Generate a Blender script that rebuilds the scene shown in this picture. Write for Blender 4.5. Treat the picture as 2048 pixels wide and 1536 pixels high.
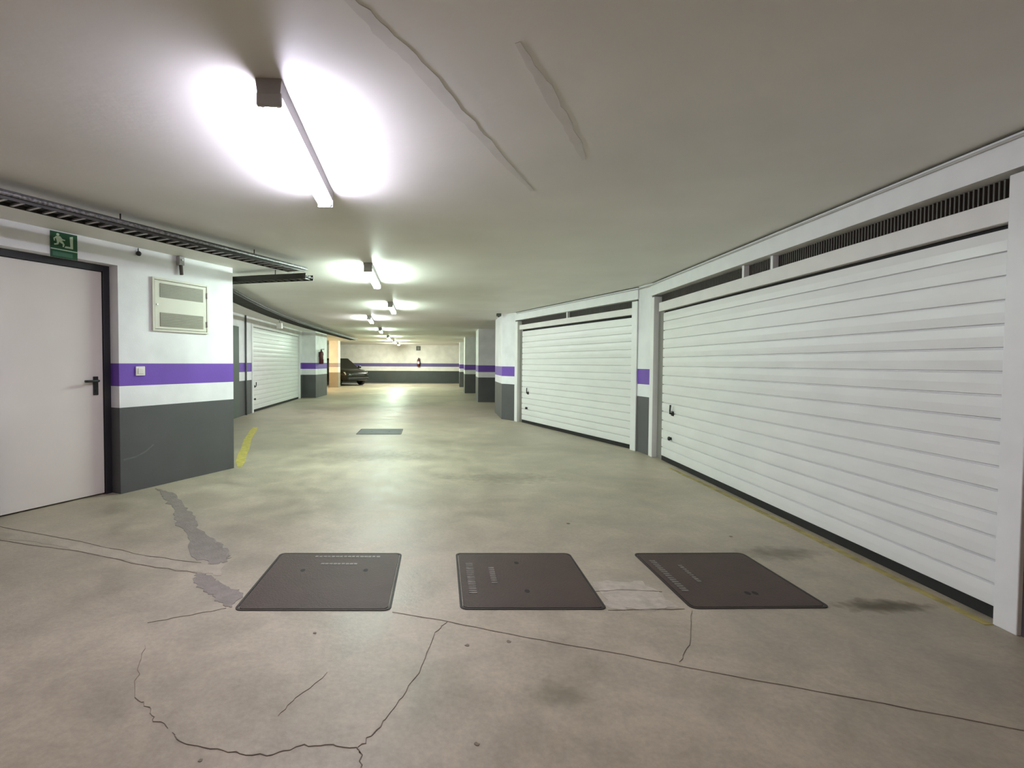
import bpy, bmesh, math, random
from mathutils import Vector, Matrix
random.seed(7)
SC = bpy.context.scene
C = SC.collection
for o in list(bpy.data.objects):
    bpy.data.objects.remove(o)

# ------------------------------------------------------------------ camera
FPX, PX, PY, PITCH, ROLL, EYE = 1000.0, 890.0, 756.0, 0.03, 0.005, 1.2
cd = bpy.data.cameras.new('camera')
cam = bpy.data.objects.new('camera', cd)
C.objects.link(cam)
cd.sensor_width = 36.0
cd.sensor_fit = 'HORIZONTAL'
cd.lens = FPX / 2048 * 36.0
cd.shift_x = (1024 - PX) / 2048
cd.shift_y = -(768 - PY) / 2048
cd.clip_start = 0.02
cr, sr, cp, sp = math.cos(ROLL), math.sin(ROLL), math.cos(PITCH), math.sin(PITCH)
r0, u0, f0 = Vector((1, 0, 0)), Vector((0, sp, cp)), Vector((0, cp, -sp))
right = r0 * cr + u0 * sr
up = -r0 * sr + u0 * cr
m = Matrix((right, up, -f0)).transposed().to_4x4()
m.translation = (0, 0, EYE)
cam.matrix_world = m
SC.camera = cam

# ------------------------------------------------------------------ world, exposure
w = bpy.data.worlds.new('world')
SC.world = w
w.use_nodes = True
w.node_tree.nodes['Background'].inputs[0].default_value = (0.5, 0.5, 0.5, 1)
w.node_tree.nodes['Background'].inputs[1].default_value = 0.0
SC.view_settings.view_transform = 'Standard'
SC.view_settings.look = 'None'
SC.view_settings.gamma = 1.0
SC.view_settings.use_curve_mapping = False
SC.view_settings.exposure = 0.14
SC.cycles.max_bounces = 6
SC.cycles.diffuse_bounces = 4
SC.cycles.glossy_bounces = 2
SC.cycles.caustics_reflective = False
SC.cycles.caustics_refractive = False
LAMP = 190.0          # tube radiance

# ------------------------------------------------------------------ materials
MATS = {}
def srgb(r, g, b):
    f = lambda c: (c / 255 / 12.92) if c / 255 <= 0.04045 else ((c / 255 + 0.055) / 1.055) ** 2.4
    return (f(r), f(g), f(b), 1.0)

def mat(name, col, rough=0.6, metal=0.0, var=0.06, scale=6.0, bump=0.0, bscale=60.0, spec=0.5, rvar=0.0, world=False, stretch=None):
    if name in MATS:
        return MATS[name]
    m = bpy.data.materials.new(name)
    m.use_nodes = True
    nt = m.node_tree
    N, L = nt.nodes, nt.links
    p = N['Principled BSDF']
    p.inputs['Metallic'].default_value = metal
    p.inputs['Roughness'].default_value = rough
    p.inputs['Specular IOR Level'].default_value = spec
    tc = N.new('ShaderNodeTexCoord')
    src = tc.outputs['Object']
    if world:
        src = N.new('ShaderNodeNewGeometry').outputs['Position']
    if stretch:
        mp = N.new('ShaderNodeMapping')
        mp.inputs['Scale'].default_value = stretch
        L.new(src, mp.inputs['Vector'])
        src = mp.outputs['Vector']
    nz = N.new('ShaderNodeTexNoise')
    nz.inputs['Scale'].default_value = scale
    nz.inputs['Detail'].default_value = 3
    L.new(src, nz.inputs['Vector'])
    rp = N.new('ShaderNodeValToRGB')
    c = col
    rp.color_ramp.elements[0].position = 0.3
    rp.color_ramp.elements[1].position = 0.7
    rp.color_ramp.elements[0].color = (c[0] * (1 - var), c[1] * (1 - var), c[2] * (1 - var), 1)
    rp.color_ramp.elements[1].color = (min(1, c[0] * (1 + var)), min(1, c[1] * (1 + var)), min(1, c[2] * (1 + var)), 1)
    L.new(nz.outputs['Fac'], rp.inputs['Fac'])
    L.new(rp.outputs['Color'], p.inputs['Base Color'])
    if rvar:
        mr = N.new('ShaderNodeMapRange')
        mr.inputs['To Min'].default_value = max(0.02, rough - rvar)
        mr.inputs['To Max'].default_value = rough + rvar
        mr.inputs['From Min'].default_value = 0.3
        mr.inputs['From Max'].default_value = 0.7
        L.new(nz.outputs['Fac'], mr.inputs['Value'])
        L.new(mr.outputs['Result'], p.inputs['Roughness'])
    if bump:
        n2 = N.new('ShaderNodeTexNoise')
        n2.inputs['Scale'].default_value = bscale
        n2.inputs['Detail'].default_value = 2
        L.new(src, n2.inputs['Vector'])
        b = N.new('ShaderNodeBump')
        b.inputs['Strength'].default_value = bump
        b.inputs['Distance'].default_value = 0.01
        L.new(n2.outputs['Fac'], b.inputs['Height'])
        L.new(b.outputs['Normal'], p.inputs['Normal'])
    MATS[name] = m
    return m

def band_mat(name, dark_top, band_lo, band_hi, white, dark, purple):
    """wall paint: dark dado, white, purple stripe, white, set by height above the floor"""
    m = bpy.data.materials.new(name)
    m.use_nodes = True
    nt = m.node_tree
    N, L = nt.nodes, nt.links
    p = N['Principled BSDF']
    g = N.new('ShaderNodeNewGeometry')
    sx = N.new('ShaderNodeSeparateXYZ')
    L.new(g.outputs['Position'], sx.inputs[0])
    nz = N.new('ShaderNodeTexNoise')
    nz.inputs['Scale'].default_value = 3.0
    nz.inputs['Detail'].default_value = 4
    L.new(g.outputs['Position'], nz.inputs['Vector'])
    mr = N.new('ShaderNodeMapRange')
    mr.inputs['From Max'].default_value = 2.5
    L.new(sx.outputs['Z'], mr.inputs['Value'])
    rp = N.new('ShaderNodeValToRGB')
    rp.color_ramp.interpolation = 'CONSTANT'
    e = rp.color_ramp.elements
    e[0].position, e[0].color = 0.0, dark
    e[1].position, e[1].color = dark_top / 2.5, white
    a = e.new(band_lo / 2.5); a.color = purple
    b = e.new(band_hi / 2.5); b.color = white
    L.new(mr.outputs['Result'], rp.inputs['Fac'])
    r2 = N.new('ShaderNodeMapRange')
    r2.inputs['From Min'].default_value = 0.3
    r2.inputs['From Max'].default_value = 0.7
    r2.inputs['To Min'].default_value = 0.9
    r2.inputs['To Max'].default_value = 1.06
    L.new(nz.outputs['Fac'], r2.inputs['Value'])
    mx = N.new('ShaderNodeVectorMath')
    mx.operation = 'SCALE'
    L.new(rp.outputs['Color'], mx.inputs[0])
    L.new(r2.outputs['Result'], mx.inputs['Scale'])
    L.new(mx.outputs['Vector'], p.inputs['Base Color'])
    p.inputs['Roughness'].default_value = 0.5
    n2 = N.new('ShaderNodeTexNoise')
    n2.inputs['Scale'].default_value = 90
    L.new(g.outputs['Position'], n2.inputs['Vector'])
    bm_ = N.new('ShaderNodeBump')
    bm_.inputs['Strength'].default_value = 0.08
    bm_.inputs['Distance'].default_value = 0.01
    L.new(n2.outputs['Fac'], bm_.inputs['Height'])
    L.new(bm_.outputs['Normal'], p.inputs['Normal'])
    MATS[name] = m
    return m

def emit(name, col, s):
    m = bpy.data.materials.new(name)
    m.use_nodes = True
    nt = m.node_tree
    p = nt.nodes['Principled BSDF']
    p.inputs['Base Color'].default_value = (0.9, 0.9, 0.9, 1)
    p.inputs['Emission Color'].default_value = (*col, 1)
    p.inputs['Emission Strength'].default_value = s
    MATS[name] = m
    return m

def floor_mat():
    m = bpy.data.materials.new('concrete_floor')
    m.use_nodes = True
    nt = m.node_tree
    N, L = nt.nodes, nt.links
    p = N['Principled BSDF']
    g = N.new('ShaderNodeNewGeometry')
    def noise(sc, det=8, rg=0.6, dist=0.0):
        n = N.new('ShaderNodeTexNoise')
        n.inputs['Scale'].default_value = sc
        n.inputs['Detail'].default_value = det
        n.inputs['Roughness'].default_value = rg
        n.inputs['Distortion'].default_value = dist
        L.new(g.outputs['Position'], n.inputs['Vector'])
        return n
    n1 = noise(0.55, 4, 0.6, 0.6)
    n2 = noise(3.1, 6, 0.68, 0.4)
    n3 = noise(45, 3, 0.7)
    r1 = N.new('ShaderNodeValToRGB')
    r1.color_ramp.elements[0].position = 0.33
    r1.color_ramp.elements[1].position = 0.68
    r1.color_ramp.elements[0].color = (0.325, 0.280, 0.212, 1)
    r1.color_ramp.elements[1].color = (0.478, 0.413, 0.316, 1)
    L.new(n1.outputs['Fac'], r1.inputs['Fac'])
    r2 = N.new('ShaderNodeMapRange')
    r2.inputs['From Min'].default_value = 0.3
    r2.inputs['From Max'].default_value = 0.7
    r2.inputs['To Min'].default_value = 0.74
    r2.inputs['To Max'].default_value = 1.16
    L.new(n2.outputs['Fac'], r2.inputs['Value'])
    r3 = N.new('ShaderNodeMapRange')
    r3.inputs['From Min'].default_value = 0.3
    r3.inputs['From Max'].default_value = 0.7
    r3.inputs['To Min'].default_value = 0.9
    r3.inputs['To Max'].default_value = 1.08
    L.new(n3.outputs['Fac'], r3.inputs['Value'])
    mm = N.new('ShaderNodeMath'); mm.operation = 'MULTIPLY'
    L.new(r2.outputs['Result'], mm.inputs[0]); L.new(r3.outputs['Result'], mm.inputs[1])
    sc = N.new('ShaderNodeVectorMath'); sc.operation = 'SCALE'
    L.new(r1.outputs['Color'], sc.inputs[0]); L.new(mm.outputs[0], sc.inputs['Scale'])
    L.new(sc.outputs['Vector'], p.inputs['Base Color'])
    rr = N.new('ShaderNodeMapRange')
    rr.inputs['From Min'].default_value = 0.3
    rr.inputs['From Max'].default_value = 0.7
    rr.inputs['To Min'].default_value = 0.36
    rr.inputs['To Max'].default_value = 0.58
    L.new(n2.outputs['Fac'], rr.inputs['Value'])
    L.new(rr.outputs['Result'], p.inputs['Roughness'])
    p.inputs['Specular IOR Level'].default_value = 0.4
    b = N.new('ShaderNodeBump')
    b.inputs['Strength'].default_value = 0.12
    b.inputs['Distance'].default_value = 0.01
    L.new(n3.outputs['Fac'], b.inputs['Height'])
    L.new(b.outputs['Normal'], p.inputs['Normal'])
    MATS['floor'] = m
    return m

WHITE = (0.86, 0.855, 0.875, 1)
DARK = (0.086, 0.086, 0.089, 1)
PURP = (0.155, 0.066, 0.42, 1)
MW = mat('white_paint', (0.88, 0.88, 0.89), 0.5, var=0.03, bump=0.06, bscale=90)
MWR = mat('frame_white_enamel', (0.85, 0.84, 0.84), 0.38, var=0.03)
MHEAD = mat('header_cream_panel', (0.82, 0.79, 0.77), 0.45, var=0.03)
MSL = mat('slat_white_embossed', (0.83, 0.82, 0.81), 0.35, var=0.03, scale=5, bump=0.03, bscale=30, rvar=0.05, world=True, stretch=(0.6, 0.6, 1.6))
MCEIL = mat('ceiling_plaster', (0.80, 0.78, 0.725), 0.5, var=0.05, scale=1.3, bump=0.10, bscale=22)
MRIDGE = mat('ceiling_filler', (0.71, 0.69, 0.64), 0.62, var=0.05, scale=8)
MBL = band_mat('banded_paint_left', 0.78, 0.972, 1.18, WHITE, DARK, PURP)
MBR = band_mat('banded_paint_right', 0.755, 0.925, 1.132, WHITE, DARK, PURP)
MBF = band_mat('banded_paint_far', 0.72, 0.97, 1.17, (0.82, 0.81, 0.76, 1), (0.05, 0.06, 0.058, 1), (0.13, 0.10, 0.27, 1))
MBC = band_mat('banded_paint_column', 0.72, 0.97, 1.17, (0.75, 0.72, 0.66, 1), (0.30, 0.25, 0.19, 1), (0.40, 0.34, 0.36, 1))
MFL = floor_mat()
MDOOR = mat('door_beige_enamel', (0.74, 0.675, 0.64), 0.42, var=0.025, scale=2)
MBLK = mat('black_metal', (0.016, 0.014, 0.018), 0.45, var=0.1)
MBLKP = mat('black_plastic', (0.012, 0.012, 0.012), 0.4, var=0.1)
MRUB = mat('black_rubber', (0.010, 0.009, 0.008), 0.8, var=0.2)
MVOID = mat('vent_dark_brown', (0.060, 0.050, 0.046), 0.7, var=0.15)
MTRAY = mat('tray_dark_steel', (0.045, 0.042, 0.036), 0.5, metal=0.3, var=0.2)
MRUNG = mat('tray_galvanised', (0.42, 0.41, 0.40), 0.4, metal=0.4, var=0.2)
MRUNGD = mat('tray_rung_dark', (0.10, 0.098, 0.085), 0.55, metal=0.2, var=0.3)
MSPK = mat('perforation_speckle', (0.16, 0.155, 0.15), 0.45, metal=0.2, var=0.75, scale=55)  # speckle stands in for the tray's perforations
MCAB1 = mat('cable_black', (0.02, 0.019, 0.017), 0.6, var=0.2)
MCAB2 = mat('cable_grey', (0.20, 0.19, 0.18), 0.6, var=0.2)
MHOUS = mat('lamp_housing_grey', (0.36, 0.34, 0.34), 0.5, var=0.05)
MHOLD = mat('lampholder_grey', (0.42, 0.41, 0.40), 0.5, var=0.05)
MCAPM = mat('tube_cap_metal', (0.6, 0.6, 0.58), 0.35, metal=0.8, var=0.05)
MIRON = mat('cast_iron_brown', (0.052, 0.030, 0.023), 0.64, metal=0.05, var=0.12, scale=5, bump=0.25, bscale=120)
MIRONR = mat('cast_iron_rim', (0.026, 0.019, 0.016), 0.65, metal=0.1, var=0.15)
MEMB = mat('embossed_worn_metal', (0.15, 0.125, 0.112), 0.5, metal=0.2, var=0.25, scale=60)
MIRONG = mat('cast_iron_grey', (0.07, 0.078, 0.072), 0.65, metal=0.1, var=0.12, bump=0.2, bscale=120)
MYEL = mat('yellow_paint', (0.52, 0.44, 0.10), 0.6, var=0.22, scale=14)
MYEL2 = mat('yellow_paint_worn', (0.32, 0.26, 0.085), 0.65, var=0.35, scale=11)
MPATCH = mat('patch_mortar', (0.225, 0.195, 0.168), 0.75, var=0.14, scale=14, bump=0.4, bscale=70)
MTRENCH = mat('trench_mortar', (0.385, 0.33, 0.26), 0.65, var=0.12, scale=9, bump=0.2, bscale=70)
MSCRAPE = mat('scraped_mortar', (0.45, 0.40, 0.33), 0.6, var=0.16, scale=20, bump=0.3, bscale=60)
MCRACK = mat('crack_dark_brown', (0.19, 0.155, 0.12), 0.9, var=0.3, scale=20)  # one dark brown for cracks, joint line and chips
MSTAIN = mat('oil_stain', (0.20, 0.165, 0.10), 0.5, var=0.25, scale=9)
MSIGN = mat('sign_green', (0.008, 0.075, 0.028), 0.4, var=0.05)
MSIGNW = mat('sign_pale_green', (0.55, 0.68, 0.52), 0.4, var=0.03)
MSIGNG = mat('sign_dim_green', (0.05, 0.15, 0.09), 0.4, var=0.1)
MCREAM = mat('cabinet_cream', (0.70, 0.68, 0.58), 0.42, var=0.02)
MMESH = mat('louvre_olive_grey', (0.33, 0.315, 0.245), 0.5, var=0.06)
MSWITCH = mat('switch_white', (0.80, 0.76, 0.72), 0.35, var=0.02)
MRED = mat('extinguisher_red', (0.085, 0.008, 0.010), 0.35, var=0.05)
MCARB = mat('car_olive_paint', (0.018, 0.019, 0.014), 0.25, metal=0.3, var=0.03)
MGLASS = mat('car_dark_glass', (0.006, 0.007, 0.006), 0.08, var=0.02, spec=0.6)
MTYRE = mat('tyre', (0.012, 0.012, 0.012), 0.8, var=0.1)
MALLOY = mat('alloy', (0.45, 0.45, 0.44), 0.3, metal=0.8, var=0.03)
MHLAMP = mat('headlamp_lens', (0.62, 0.62, 0.60), 0.15, var=0.03)
MCHROME = mat('chrome', (0.7, 0.7, 0.7), 0.15, metal=1.0, var=0.02)
MGDOOR = mat('door_dark_green_grey', (0.085, 0.10, 0.09), 0.5, var=0.05)
MBACK = mat('far_sign_grey_green', (0.085, 0.095, 0.075), 0.5, var=0.1)

# ------------------------------------------------------------------ mesh helpers
class MB:
    def __init__(s):
        s.v, s.f, s.sm = [], [], []
    def add(s, vs, fs, smooth=False):
        b = len(s.v)
        s.v += [tuple(x) for x in vs]
        s.f += [tuple(b + i for i in f) for f in fs]
        s.sm += [smooth] * len(fs)
        return s
    def box(s, x0, x1, y0, y1, z0, z1):
        if x0 > x1: x0, x1 = x1, x0
        if y0 > y1: y0, y1 = y1, y0
        v = [(x0, y0, z0), (x1, y0, z0), (x1, y1, z0), (x0, y1, z0), (x0, y0, z1), (x1, y0, z1), (x1, y1, z1), (x0, y1, z1)]
        return s.add(v, [(0, 3, 2, 1), (4, 5, 6, 7), (0, 1, 5, 4), (1, 2, 6, 5), (2, 3, 7, 6), (3, 0, 4, 7)])
    def prism(s, pts, z0, z1):
        """plan polygon (counter-clockwise) pulled up from z0 to z1"""
        a = sum(pts[i][0] * pts[(i + 1) % len(pts)][1] - pts[(i + 1) % len(pts)][0] * pts[i][1] for i in range(len(pts)))
        if a < 0: pts = pts[::-1]
        n = len(pts)
        v = [(p[0], p[1], z0) for p in pts] + [(p[0], p[1], z1) for p in pts]
        f = [tuple(range(n - 1, -1, -1)), tuple(range(n, 2 * n))] + [(i, (i + 1) % n, n + (i + 1) % n, n + i) for i in range(n)]
        return s.add(v, f)
    def extrude_x(s, prof, x0, x1):
        """closed (y,z) profile swept along x"""
        n = len(prof)
        v = [(x0, y, z) for y, z in prof] + [(x1, y, z) for y, z in prof]
        f = [tuple(range(n - 1, -1, -1)), tuple(range(n, 2 * n))] + [(i, (i + 1) % n, n + (i + 1) % n, n + i) for i in range(n)]
        return s.add(v, f)
    def panel(s, pts, y0, y1):
        """(x,z) polygon, seen from -y, given depth y0..y1"""
        a = sum(pts[i][0] * pts[(i + 1) % len(pts)][1] - pts[(i + 1) % len(pts)][0] * pts[i][1] for i in range(len(pts)))
        if a < 0: pts = pts[::-1]
        n = len(pts)
        v = [(p[0], y0, p[1]) for p in pts] + [(p[0], y1, p[1]) for p in pts]
        f = [tuple(range(n)), tuple(range(2 * n - 1, n - 1, -1))] + [((i + 1) % n, i, n + i, n + (i + 1) % n) for i in range(n)]
        return s.add(v, f)
    def tube(s, p0, p1, r0, r1=None, n=12, caps=True):
        r1 = r0 if r1 is None else r1
        p0, p1 = Vector(p0), Vector(p1)
        d = (p1 - p0).normalized()
        a = d.orthogonal().normalized(); b = d.cross(a)
        v = []
        for p, r in ((p0, r0), (p1, r1)):
            for i in range(n):
                t = 2 * math.pi * i / n
                v.append(p + a * (r * math.cos(t)) + b * (r * math.sin(t)))
        s.add(v, [(i, (i + 1) % n, n + (i + 1) % n, n + i) for i in range(n)], True)
        if caps:
            k = len(s.v) - 2 * n
            s.f += [tuple(k + i for i in range(n - 1, -1, -1)), tuple(k + n + i for i in range(n))]
            s.sm += [False, False]
        return s
    def path(s, pts, r, n=8):
        pts = [Vector(p) for p in pts]
        rings = []
        for i, p in enumerate(pts):
            d = (pts[min(i + 1, len(pts) - 1)] - pts[max(i - 1, 0)]).normalized()
            a = d.cross(Vector((0, 0, 1)))
            a = a.normalized() if a.length > 1e-4 else Vector((1, 0, 0))
            b = d.cross(a)
            rings.append([p + a * (r * math.cos(2 * math.pi * k / n)) + b * (r * math.sin(2 * math.pi * k / n)) for k in range(n)])
        v = [q for R in rings for q in R]
        f = []
        for i in range(len(rings) - 1):
            for k in range(n):
                f.append((i * n + k, i * n + (k + 1) % n, (i + 1) * n + (k + 1) % n, (i + 1) * n + k))
        s.add(v, f, True)
        k = len(s.v) - len(v)
        s.f += [tuple(k + i for i in range(n)), tuple(k + len(v) - n + i for i in range(n - 1, -1, -1))]
        s.sm += [False, False]
        return s
    def lathe(s, prof, n=20, c=(0, 0, 0), axis='z'):
        v, f = [], []
        for r, z in prof:
            for i in range(n):
                t = 2 * math.pi * i / n
                q = (r * math.cos(t), r * math.sin(t), z)
                if axis == 'y': q = (q[0], q[2], q[1])
                v.append((q[0] + c[0], q[1] + c[1], q[2] + c[2]))
        for j in range(len(prof) - 1):
            for i in range(n):
                q = (j * n + i, j * n + (i + 1) % n, (j + 1) * n + (i + 1) % n, (j + 1) * n + i)
                f.append(q if axis == 'z' else q[::-1])
        return s.add(v, f, True)
    def ribbon(s, pts, width, z0, z1):
        """flat strip of given width (number or list) along plan points, with thickness"""
        n = len(pts)
        ws = width if isinstance(width, (list, tuple)) else [width] * n
        L, R = [], []
        for i in range(n):
            a, b = pts[max(i - 1, 0)], pts[min(i + 1, n - 1)]
            dx, dy = b[0] - a[0], b[1] - a[1]
            l = math.hypot(dx, dy) or 1
            nx, ny = -dy / l * ws[i] / 2, dx / l * ws[i] / 2
            L.append((pts[i][0] + nx, pts[i][1] + ny)); R.append((pts[i][0] - nx, pts[i][1] - ny))
        v = [(p[0], p[1], z1) for p in L] + [(p[0], p[1], z1) for p in R] + [(p[0], p[1], z0) for p in L] + [(p[0], p[1], z0) for p in R]
        f = []
        for i in range(n - 1):
            f += [(i, n + i, n + i + 1, i + 1), (2 * n + i, 2 * n + i + 1, 3 * n + i + 1, 3 * n + i), (i, i + 1, 2 * n + i + 1, 2 * n + i), (n + i, 3 * n + i, 3 * n + i + 1, n + i + 1)]
        f += [(0, 2 * n, 3 * n, n), (n - 1, 2 * n - 1, 4 * n - 1, 3 * n - 1)]
        return s.add(v, f)
    def mesh(s, name, material, bevel=0.0):
        me = bpy.data.meshes.new(name)
        me.from_pydata(s.v, [], s.f)
        me.polygons.foreach_set('use_smooth', s.sm)
        bm = bmesh.new(); bm.from_mesh(me)
        bmesh.ops.recalc_face_normals(bm, faces=bm.faces)
        if bevel:
            es = [e for e in bm.edges if len(e.link_faces) == 2 and e.calc_face_angle(0) > 0.9]
            bmesh.ops.bevel(bm, geom=es, offset=bevel, segments=2, affect='EDGES', profile=0.5, clamp_overlap=True)
        bm.to_mesh(me); bm.free()
        me.materials.append(material)
        me.update()
        return me
    def build(s, name, material, parent=None, bevel=0.0):
        return obj(name, s.mesh(name, material, bevel), parent)

def obj(name, me, parent=None):
    o = bpy.data.objects.new(name, me)
    C.objects.link(o)
    if parent is not None: o.parent = parent
    return o

def tag(o, label=None, cat=None, group=None, kind=None):
    if label: o['label'] = label
    if cat: o['category'] = cat
    if group: o['group'] = group
    if kind: o['kind'] = kind
    return o

def thing(name, label, cat, loc=(0, 0, 0), rz=0.0, group=None, kind=None):
    o = bpy.data.objects.new(name, None)
    C.objects.link(o)
    o.empty_display_size = 0.1
    o.location = loc
    o.rotation_euler = (0, 0, rz)
    return tag(o, label, cat, group, kind)

def angle(d): return math.atan2(d[1], d[0])
def unit(a, b):
    l = math.dist(a, b)
    return ((b[0] - a[0]) / l, (b[1] - a[1]) / l), l

CEIL = 2.25
# ------------------------------------------------------------------ floor and ceiling
floor = MB().box(-10, 6, -8, 31, -0.2, 0).build('floor', MFL)
tag(floor, 'worn beige concrete garage floor with cracks and patches', 'floor', kind='structure')
ceiling = MB().box(-10, 6, -8, 31, CEIL, CEIL + 0.2).build('ceiling', MCEIL)
tag(ceiling, 'low painted plaster ceiling with trowel streaks', 'ceiling', kind='structure')

def jag(pts, sub, amp, seed):
    r = random.Random(seed)
    out = []
    for i in range(len(pts) - 1):
        for k in range(sub):
            t = k / sub
            x = pts[i][0] + (pts[i + 1][0] - pts[i][0]) * t
            y = pts[i][1] + (pts[i + 1][1] - pts[i][1]) * t
            if k: x += r.uniform(-amp, amp); y += r.uniform(-amp, amp)
            out.append((x, y))
    out.append(pts[-1])
    return out

def patch(pts, material, name, amp, seed, z1=0.002):
    p = jag(list(pts) + [pts[0]], 6, amp, seed)[:-1]
    bm = bmesh.new()
    vs = [bm.verts.new((x, y, z1)) for x, y in p]
    f = bm.faces.new(vs)
    bmesh.ops.triangulate(bm, faces=[f])
    r = bmesh.ops.extrude_face_region(bm, geom=bm.faces[:])
    for v in [g for g in r['geom'] if isinstance(g, bmesh.types.BMVert)]: v.co.z = 0.0002
    bmesh.ops.recalc_face_normals(bm, faces=bm.faces)
    me = bpy.data.meshes.new(name); bm.to_mesh(me); bm.free(); me.materials.append(material)
    return obj(name, me, floor)

patch([(-2.735, 4.70), (-2.495, 4.553), (-2.18, 4.15), (-1.972, 3.882), (-1.743, 3.534), (-1.52, 3.30), (-1.35, 3.10), (-1.30, 2.97),
       (-1.40, 2.93), (-1.58, 3.08), (-1.778, 3.43), (-2.0, 3.68), (-2.18, 4.012), (-2.42, 4.30), (-2.60, 4.55)], MPATCH, 'repair_patch', 0.019, 3)
patch([(-1.40, 2.80), (-1.30, 2.765), (-1.219, 2.686), (-1.10, 2.60), (-1.035, 2.541), (-1.035, 2.41), (-1.09, 2.43), (-1.166, 2.512), (-1.26, 2.58), (-1.36, 2.68)], MPATCH, 'repair_patch', 0.012, 5)
patch([(-3.42, 3.55), (-2.9, 3.42), (-2.411, 3.276), (-2.1, 3.15), (-1.802, 3.028), (-1.45, 2.93), (-1.30, 2.93), (-1.25, 2.77), (-1.38, 2.81), (-1.735, 2.905), (-2.05, 3.03), (-2.315, 3.13), (-2.7, 3.28), (-3.45, 3.44)], MTRENCH, 'trench_fill', 0.012, 8, 0.0012)
patch([(0.82, 2.72), (1.10, 2.73), (1.16, 2.43), (1.0, 2.405), (0.815, 2.42)], MSCRAPE, 'trench_fill', 0.02, 9, 0.0012)

def crack(pts, wd, seed, amp=0.008, sub=5, name='crack', material=None):
    p = jag(pts, sub, amp, seed)
    r = random.Random(seed + 50)
    ws = [wd * r.uniform(0.5, 1.35) for _ in p]
    ws[0] *= 0.4; ws[-1] *= 0.4
    return MB().ribbon(p, ws, 0.0002, 0.0022).build(name, material or MCRACK, floor)
JW = 0.0026
crack([(-0.248, 2.37), (0.017, 2.287), (0.356, 2.155), (0.748, 2.027), (1.007, 1.928), (1.468, 1.77), (1.91, 1.609), (2.56, 1.38)], 0.0034, 1, 0.003, name='joint_line')
crack([(0.017, 2.287), (-0.039, 2.192), (-0.089, 1.935), (-0.147, 1.758), (-0.196, 1.645), (-0.228, 1.577), (-0.267, 1.524)], JW, 2)
crack([(-0.267, 1.524), (-0.247, 1.494), (-0.253, 1.40), (-0.30, 1.25), (-0.28, 1.05)], JW, 3)
crack([(-0.267, 1.524), (-0.371, 1.534), (-0.448, 1.529), (-0.521, 1.493), (-0.622, 1.496), (-0.723, 1.515), (-0.832, 1.545), (-0.876, 1.583)], JW, 4, 0.006)
crack([(-0.90, 1.60), (-0.974, 1.639), (-1.018, 1.70), (-1.102, 1.751), (-1.191, 1.91), (-1.265, 2.082)], 0.0017, 5)
crack([(-1.06, 2.40), (-1.2, 2.33), (-1.36, 2.26)], 0.0018, 6)
crack([(-3.3, 3.62), (-2.411, 3.29), (-1.802, 3.04), (-1.45, 2.95)], 0.0035, 7, 0.009)
crack([(-3.3, 3.40), (-2.315, 3.125), (-1.735, 2.90), (-1.40, 2.80)], 0.005, 8, 0.010)
crack([(0.80, 2.40), (1.0, 2.41), (1.18, 2.415)], 0.006, 10, 0.003)
crack([(0.80, 2.60), (0.95, 2.62), (1.15, 2.60)], 0.005, 12, 0.004)
crack([(1.21, 2.40), (1.05, 2.10), (0.95, 1.98)], 0.0012, 14, 0.006)
crack([(-0.45, 1.90), (-0.53, 1.75), (-0.56, 1.66)], 0.0012, 15, 0.006)
for i, (x, y, r) in enumerate([(0.93, 3.72, 0.013), (2.0, 3.45, 0.013), (0.105, 1.54, 0.008), (-0.73, 1.47, 0.007), (-0.57, 2.18, 0.008), (0.1, 2.09, 0.009), (0.28, 2.12, 0.010)]):
    rr = random.Random(i)
    pts = [(x + r * rr.uniform(0.6, 1.3) * math.cos(t * math.pi / 4), y + r * rr.uniform(0.6, 1.3) * math.sin(t * math.pi / 4)) for t in range(8)]
    MB().prism(pts, 0.0002, 0.002).build('floor_chip', MCRACK, floor)

# stains: patches of darker floor with soft irregular outline
def stain_mat(name, col, cx, cy, sx, sy, al):
    """oily film that thins out to bare concrete at its ragged rim"""
    m = bpy.data.materials.new(name); m.use_nodes = True
    nt = m.node_tree; N, L = nt.nodes, nt.links
    p = N['Principled BSDF']
    p.inputs['Base Color'].default_value = col
    p.inputs['Roughness'].default_value = 0.5
    g = N.new('ShaderNodeNewGeometry')
    mp = N.new('ShaderNodeVectorMath'); mp.operation = 'SUBTRACT'
    mp.inputs[1].default_value = (cx, cy, 0)
    L.new(g.outputs['Position'], mp.inputs[0])
    dv = N.new('ShaderNodeVectorMath'); dv.operation = 'DIVIDE'; dv.inputs[1].default_value = (sx, sy, 1)
    L.new(mp.outputs[0], dv.inputs[0])
    ln = N.new('ShaderNodeVectorMath'); ln.operation = 'LENGTH'
    L.new(dv.outputs[0], ln.inputs[0])
    nz = N.new('ShaderNodeTexNoise'); nz.inputs['Scale'].default_value = 14; nz.inputs['Detail'].default_value = 6
    L.new(g.outputs['Position'], nz.inputs['Vector'])
    ad = N.new('ShaderNodeMath'); ad.operation = 'MULTIPLY_ADD'; ad.inputs[1].default_value = 1.3
    L.new(nz.outputs['Fac'], ad.inputs[0]); L.new(ln.outputs['Value'], ad.inputs[2])
    mr = N.new('ShaderNodeMapRange'); mr.inputs['From Min'].default_value = 0.75; mr.inputs['From Max'].default_value = 1.5
    mr.inputs['To Min'].default_value = al; mr.inputs['To Max'].default_value = 0.0
    L.new(ad.outputs[0], mr.inputs['Value'])
    L.new(mr.outputs['Result'], p.inputs['Alpha'])
    return m
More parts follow.
